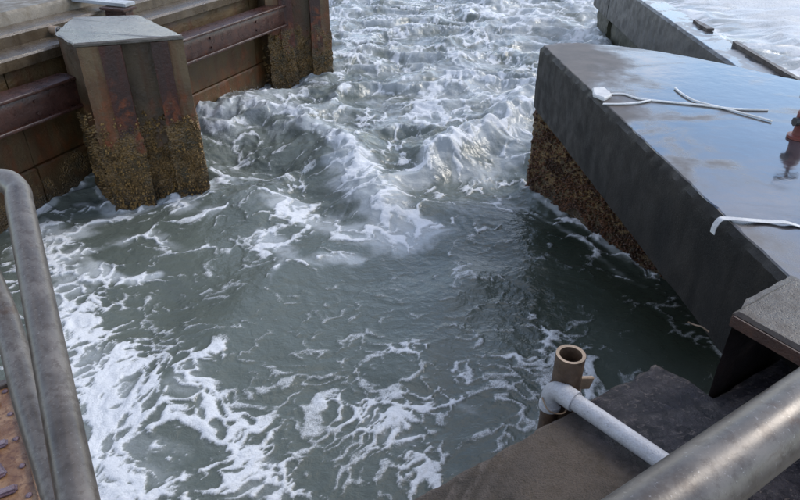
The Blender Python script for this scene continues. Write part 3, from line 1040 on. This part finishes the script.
e = P(722, 220, SLAB_Z)
side = Vector((-0.15, 1, 0))
path = [Vector((e[0] - 0.036, e[1], SLAB_Z - 0.09)), Vector((e[0] - 0.034, e[1], SLAB_Z - 0.04)), Vector((e[0] - 0.012, e[1], SLAB_Z + 0.006)), Vector((e[0] + 0.03, e[1], SLAB_Z + 0.012)),
        Vector(P(745, 219.5, SLAB_Z + 0.02)), Vector(P(765, 221, SLAB_Z + 0.012)), Vector(P(785, 222, SLAB_Z + 0.02)), Vector(P(800, 226, SLAB_Z + 0.008)), Vector(P(830, 236, SLAB_Z + 0.006))]
o = ribbon('strap', smooth_path(path, 6), 0.042, M['strap'], side=side)
tag(o, 'flat white webbing strap hooked over the slab edge', 'strap')

# red fitting at the right edge of the picture
fx, fy, _ = P(796, 138, SLAB_Z)
ft = empty('red_fitting', (fx + 0.03, fy, SLAB_Z))
tag(ft, 'rusty red valve fitting with black knobs on the slab, cut by right picture edge', 'valve')
fx += 0.02
prof = [(0.0, 0.085), (0.02, 0.085), (0.025, 0.055), (0.10, 0.05), (0.15, 0.06), (0.2, 0.06), (0.22, 0.045), (0.24, 0.03)]
tube('body', [(fx, fy, SLAB_Z + 0.002 + z) for z, r in prof], [r for z, r in prof], M['redpaint'], ft, 20)
tube('side_port', [(fx + 0.03, fy - 0.02, SLAB_Z + 0.14), (fx - 0.07, fy - 0.03, SLAB_Z + 0.14)], 0.028, M['redpaint'], ft, 14)
tube('port_cap', [(fx - 0.068, fy - 0.03, SLAB_Z + 0.14), (fx - 0.095, fy - 0.032, SLAB_Z + 0.14)], 0.034, M['black'], ft, 8)
tube('stem', [(fx, fy, SLAB_Z + 0.235), (fx, fy, SLAB_Z + 0.33)], 0.014, M['black'], ft, 10)
tube('handle', [(fx - 0.09, fy - 0.01, SLAB_Z + 0.325), (fx + 0.09, fy + 0.01, SLAB_Z + 0.325)], [0.02, 0.02], M['black'], ft, 10)

# ------------------------------------------------------------------ near: ledge, step, end block, own deck
UD = np.array([0.84, 0.5426]); VD = np.array([-0.5426, 0.84])
LZ = 1.40
e0 = np.array(P(415, 497, LZ)[:2]); e1 = np.array(P(655, 362, LZ)[:2])
led = empty('ledge', (*(e0 - VD * 0.3), LZ))
tag(led, 'low concrete ledge with brown dry end and dark wet end by the white pipe', 'ledge')
n1 = np.array(P(713, 395, LZ)[:2]); s2 = np.array(P(800, 346, LZ)[:2])
lp = [e0 - UD * 2.6, e1, n1 + (e1 - n1) * 0.45 + UD * 0.02, n1, s2, s2 + UD * 1.6, s2 + UD * 1.6 - VD * 1.6, e0 - UD * 2.6 - VD * 1.6]
prism('ledge_body', lp, [(-1.0, 0), (1.375, 0), (1.392, 0.008), (LZ, 0.024)], M['ledge'], led, step=0.02, zstep=0.06, disp=lambda p: rough_fn(0.014, 11, 4)(p) - 0.05 * np.clip(rough_fn(1, 9, 7)(p) - 0.15, 0, 1))

b0 = np.array([1.50, 2.27])
blk = empty('end_block', (*b0, LZ))
tag(blk, 'dark concrete block with rust brown edge at the near end of the slab', 'block')
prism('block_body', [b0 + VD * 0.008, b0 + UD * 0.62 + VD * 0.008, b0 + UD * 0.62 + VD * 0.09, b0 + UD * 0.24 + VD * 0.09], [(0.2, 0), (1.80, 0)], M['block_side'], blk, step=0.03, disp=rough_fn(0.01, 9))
prism('block_top', [b0 + VD * 0.02 - UD * 0.01, b0 - VD * 0.33 - UD * 0.01, b0 - VD * 0.33 + UD * 0.6, b0 + UD * 0.46 + VD * 0.02], [(1.801, 0.006), (1.81, 0), (1.865, 0), (1.88, 0.016)], M['block'], blk, step=0.025, disp=rough_fn(0.014, 12))
rot_box('rusty_edge', (*(b0 - VD * 0.155 - UD * 0.022), 1.838), (0.33, 0.014, 0.055), math.atan2(VD[1], VD[0]), M['rustedge'], blk, bevel=0.003)

deck = prism('deck', [UD * -4 - VD * 3 + VD * 0.1, UD * 4 - VD * 3, UD * 4 + VD * 0.02, UD * -4 + VD * 0.02], [(1.2, 0), (1.98, 0), (2.0, 0.02)], M['quay'], step=0.2, disp=rough_fn(0.006, 4))
tag(deck, 'concrete deck behind the handrail', 'deck', kind='structure')

# hanging straw at the fascia
o = tube('twig', smooth_path([PD(688, 322, 3.95), PD(695, 325, 3.93), PD(702, 327, 3.9), PD(709, 332, 3.88)]), 0.005, M['rim'], seg=6)
tag(o, 'thin pale twig caught on the lower edge of the slab', 'twig')

# ------------------------------------------------------------------ pipes on the ledge
pr = 0.041
k0 = Vector(P(558, 390, LZ + pr + 0.012)); k1 = Vector(P(668, 465, LZ + pr + 0.012))
dirp = (k1 - k0).normalized()
wpi = empty('white_pipe', (k0.x, k0.y, LZ))
tag(wpi, 'white plastic pipe with elbow running over the ledge edge', 'pipe')
tube('straight', [k0 + dirp * 0.02, k1 + dirp * 0.55], pr, M['pvc'], wpi, 24)
bend = []
r_b = 0.06
for i in range(11):
    a = i / 10 * math.pi / 2
    bend.append(k0 + dirp * 0.03 - dirp * r_b * math.sin(a) * 1.0 - Vector((0, 0, 1)) * r_b * (1 - math.cos(a)))
endp = bend[-1]
elbow = tube('elbow', bend + [endp - Vector((0, 0, 0.05))], [pr + 0.006] * 12, M['pvc'], wpi, 24)
tube('collar', [k0 + dirp * 0.025, k0 + dirp * 0.10], pr + 0.010, M['pvc'], None, 24).parent = elbow
tube('down_pipe', [endp - Vector((0, 0, 0.04)), endp - Vector((0, 0, 1.7))], pr, M['clay'], wpi, 24)
tube('lower_collar', [endp - Vector((0, 0, 0.045)), endp - Vector((0, 0, 0.07))], pr + 0.012, M['pvc'], None, 24).parent = elbow

bz = 1.62
bc = Vector(P(571, 354, bz))
bpipe = empty('brown_pipe', (bc.x, bc.y, 0))
tag(bpipe, 'upright open brown pipe standing in the water beside the ledge', 'pipe')
R0, R1 = 0.066, 0.053
Vp, Fp, ns = [], [], 32
zs = [(-0.8, R0), (1.2, R0), (bz - 0.22, R0), (bz - 0.215, R0 + 0.003), (bz, R0 + 0.003)]
tube('outer_tube', [(bc.x, bc.y, z) for z, r in zs], [r for z, r in zs], M['clay'], bpipe, ns, cap=False)
tube('inner_tube', [(bc.x, bc.y, z) for z in (bz - 0.9, bz - 0.002)], R1, M['clay'], bpipe, ns, cap=False)
V = []
for k in range(ns):
    a = 2 * math.pi * k / ns
    V.append((bc.x + (R0 + 0.003) * math.cos(a), bc.y + (R0 + 0.003) * math.sin(a), bz))
for k in range(ns):
    a = 2 * math.pi * k / ns
    V.append((bc.x + R1 * math.cos(a), bc.y + R1 * math.sin(a), bz - 0.002))
mesh_py('rim', V, [(k, (k + 1) % ns, ns + (k + 1) % ns, ns + k) for k in range(ns)], M['rim'], bpipe)
br = empty('pipe_bracket', (bc.x + 0.08, bc.y - 0.1, LZ))
tag(br, 'broken rusty bracket between brown pipe and ledge', 'bracket')
cl_pts = [(bc.x + (R0 + 0.012) * math.cos(a), bc.y + (R0 + 0.012) * math.sin(a), LZ - 0.02) for a in np.linspace(0, 2 * math.pi, 25)]
ribbon('clamp_band', cl_pts, 0.05, M['beam'], br, 0.006, side=Vector((0, 0, 1)))
g0 = Vector((bc.x, bc.y, LZ + 0.005)); gd = Vector((UD[0], UD[1], 0)); gv = Vector((VD[0], VD[1], 0))
rot_box('lug', g0 + gd * 0.10 - gv * 0.02, (0.11, 0.02, 0.07), math.atan2(UD[1], UD[0]) - 0.2, M['rim'], br, bevel=0.003, ry=0.3)
rot_box('arm', g0 + gd * 0.02 - gv * 0.11 - Vector((0, 0, 0.035)), (0.04, 0.12, 0.014), math.atan2(UD[1], UD[0]), M['beam'], br, bevel=0.003)
o = tube('wire', smooth_path([bend[-1] + Vector((-0.05, -0.02, 0.01)), bend[-1] + Vector((-0.02, -0.07, -0.03)), bend[-1] + Vector((0.06, -0.05, -0.06)), bend[-1] + Vector((0.09, 0.02, -0.02))]), 0.004, M['rim'], seg=6)
tag(o, 'thin pinkish wire looped under the white elbow', 'wire')

# ------------------------------------------------------------------ handrails and landing plate
ra, rb = Vector(PD(675, 500, 0.515)), Vector(PD(800, 410, 0.60))
hz = (ra.z + rb.z) / 2
ra.z = rb.z = hz
rd = Vector((UD[0], UD[1], 0))
mid = (ra + rb) / 2
hr = empty('handrail', (mid.x, mid.y, 2.0))
tag(hr, 'thick worn metal handrail crossing the bottom right corner', 'handrail')
tube('top_rail', [mid - rd * 0.42, mid + rd * 2.2], 0.030, M['galv'], hr, 32)
for s in (-0.40, 1.9):
    p = mid + rd * s
    tube('post', [(p.x, p.y, 1.99), (p.x, p.y, hz - 0.02)], 0.026, M['galv'], hr, 20)

A = Vector(PD(78, 500, 0.90)); B = Vector(PD(22, 215, 1.36))
ld = (B - A).normalized()
gl = empty('grab_rail', (A.x, A.y, 2.0))
tag(gl, 'bent metal grab rail at the left edge above the rusty landing', 'handrail')
C0 = B + ld * 0.02
pth = [A - ld * 0.32 - Vector((0, 0, 0.35)), A - ld * 0.30, A - ld * 0.22, A, A + (B - A) * 0.5, C0,
       Vector(PD(17, 191, 1.43)), Vector(PD(5, 181, 1.47)), Vector(PD(-14, 186, 1.50)), Vector(PD(-28, 215, 1.53)), Vector(PD(-18, 260, 1.50))]
low = [Vector(PD(6, 320, 1.42)), Vector(PD(30, 405, 1.24)), Vector(PD(62, 505, 1.08)), Vector(PD(100, 640, 0.96))]
tube('rail', smooth_path(pth + low, 8), 0.0275, M['galv'], gl, 28)
pz = 2.0
pA, pB = np.array(P(51, 500, pz)[:2]), np.array(P(19, 378, pz)[:2])
pd = (pB - pA) / np.linalg.norm(pB - pA)
pn = np.array([-pd[1], pd[0]])
lpn = empty('landing_plate', (*pB, pz - 0.06))
tag(lpn, 'rust orange steel landing plate with raised lugs at lower left', 'steel plate')
q0, q1 = pA - pd * 0.9, pB
prism('sheet', [q0, q1, q1 + pn * 0.75, q0 + pn * 0.75], [(pz - 0.012, 0), (pz, 0.002)], M['plate'], lpn, step=0.05, zstep=0.006, disp=rough_fn(0.003, 9))
prism('edge_angle', [q0 - pn * 0.004, q1 - pn * 0.004, q1 + pn * 0.03, q0 + pn * 0.03], [(pz - 0.07, 0), (pz + 0.012, 0), (pz + 0.016, 0.003)], M['plate'], lpn, step=0.05, zstep=0.03, disp=rough_fn(0.003, 12))
prism('end_angle', [q1 + pn * 0.03, q1 + pn * 0.75, q1 + pn * 0.75 - pd * 0.03, q1 + pn * 0.03 - pd * 0.03], [(pz - 0.07, 0), (pz + 0.014, 0), (pz + 0.018, 0.003)], M['timber'], lpn, step=0.05, zstep=0.03, disp=rough_fn(0.006, 12))
lug = box_mesh('tread_lug', (0.085, 0.032, 0.016), 0.006, 2); lug.materials.append(M['lug'])
for i in range(12):
    for j in range(6):
        p = q1 - pd * (0.10 + i * 0.105) + pn * (0.115 + j * 0.105)
        o = bpy.data.objects.new('tread_lug', lug)
        COL.objects.link(o)
        o.parent = lpn
        o.location = Vector((p[0], p[1], pz + 0.006)) - lpn.location
        o.rotation_euler.z = math.atan2(pd[1], pd[0]) + (0.25 if (i + j) % 2 else math.pi / 2 - 0.1)
rv = bmesh.new(); bmesh.ops.create_uvsphere(rv, u_segments=10, v_segments=6, radius=0.010)
rvm = bpy.data.meshes.new('rivet'); rv.to_mesh(rvm); rv.free(); rvm.materials.append(M['lug'])
for i in range(10):
    p = q1 - pd * (0.05 + i * 0.13) + pn * 0.05
    o = bpy.data.objects.new('rivet', rvm); COL.objects.link(o); o.parent = lpn
    o.location = Vector((p[0], p[1], pz + 0.002)) - lpn.location
    o.scale.z = 0.6
gl_post = Vector((pB[0] + 0.05, pB[1] - 0.1, pz))
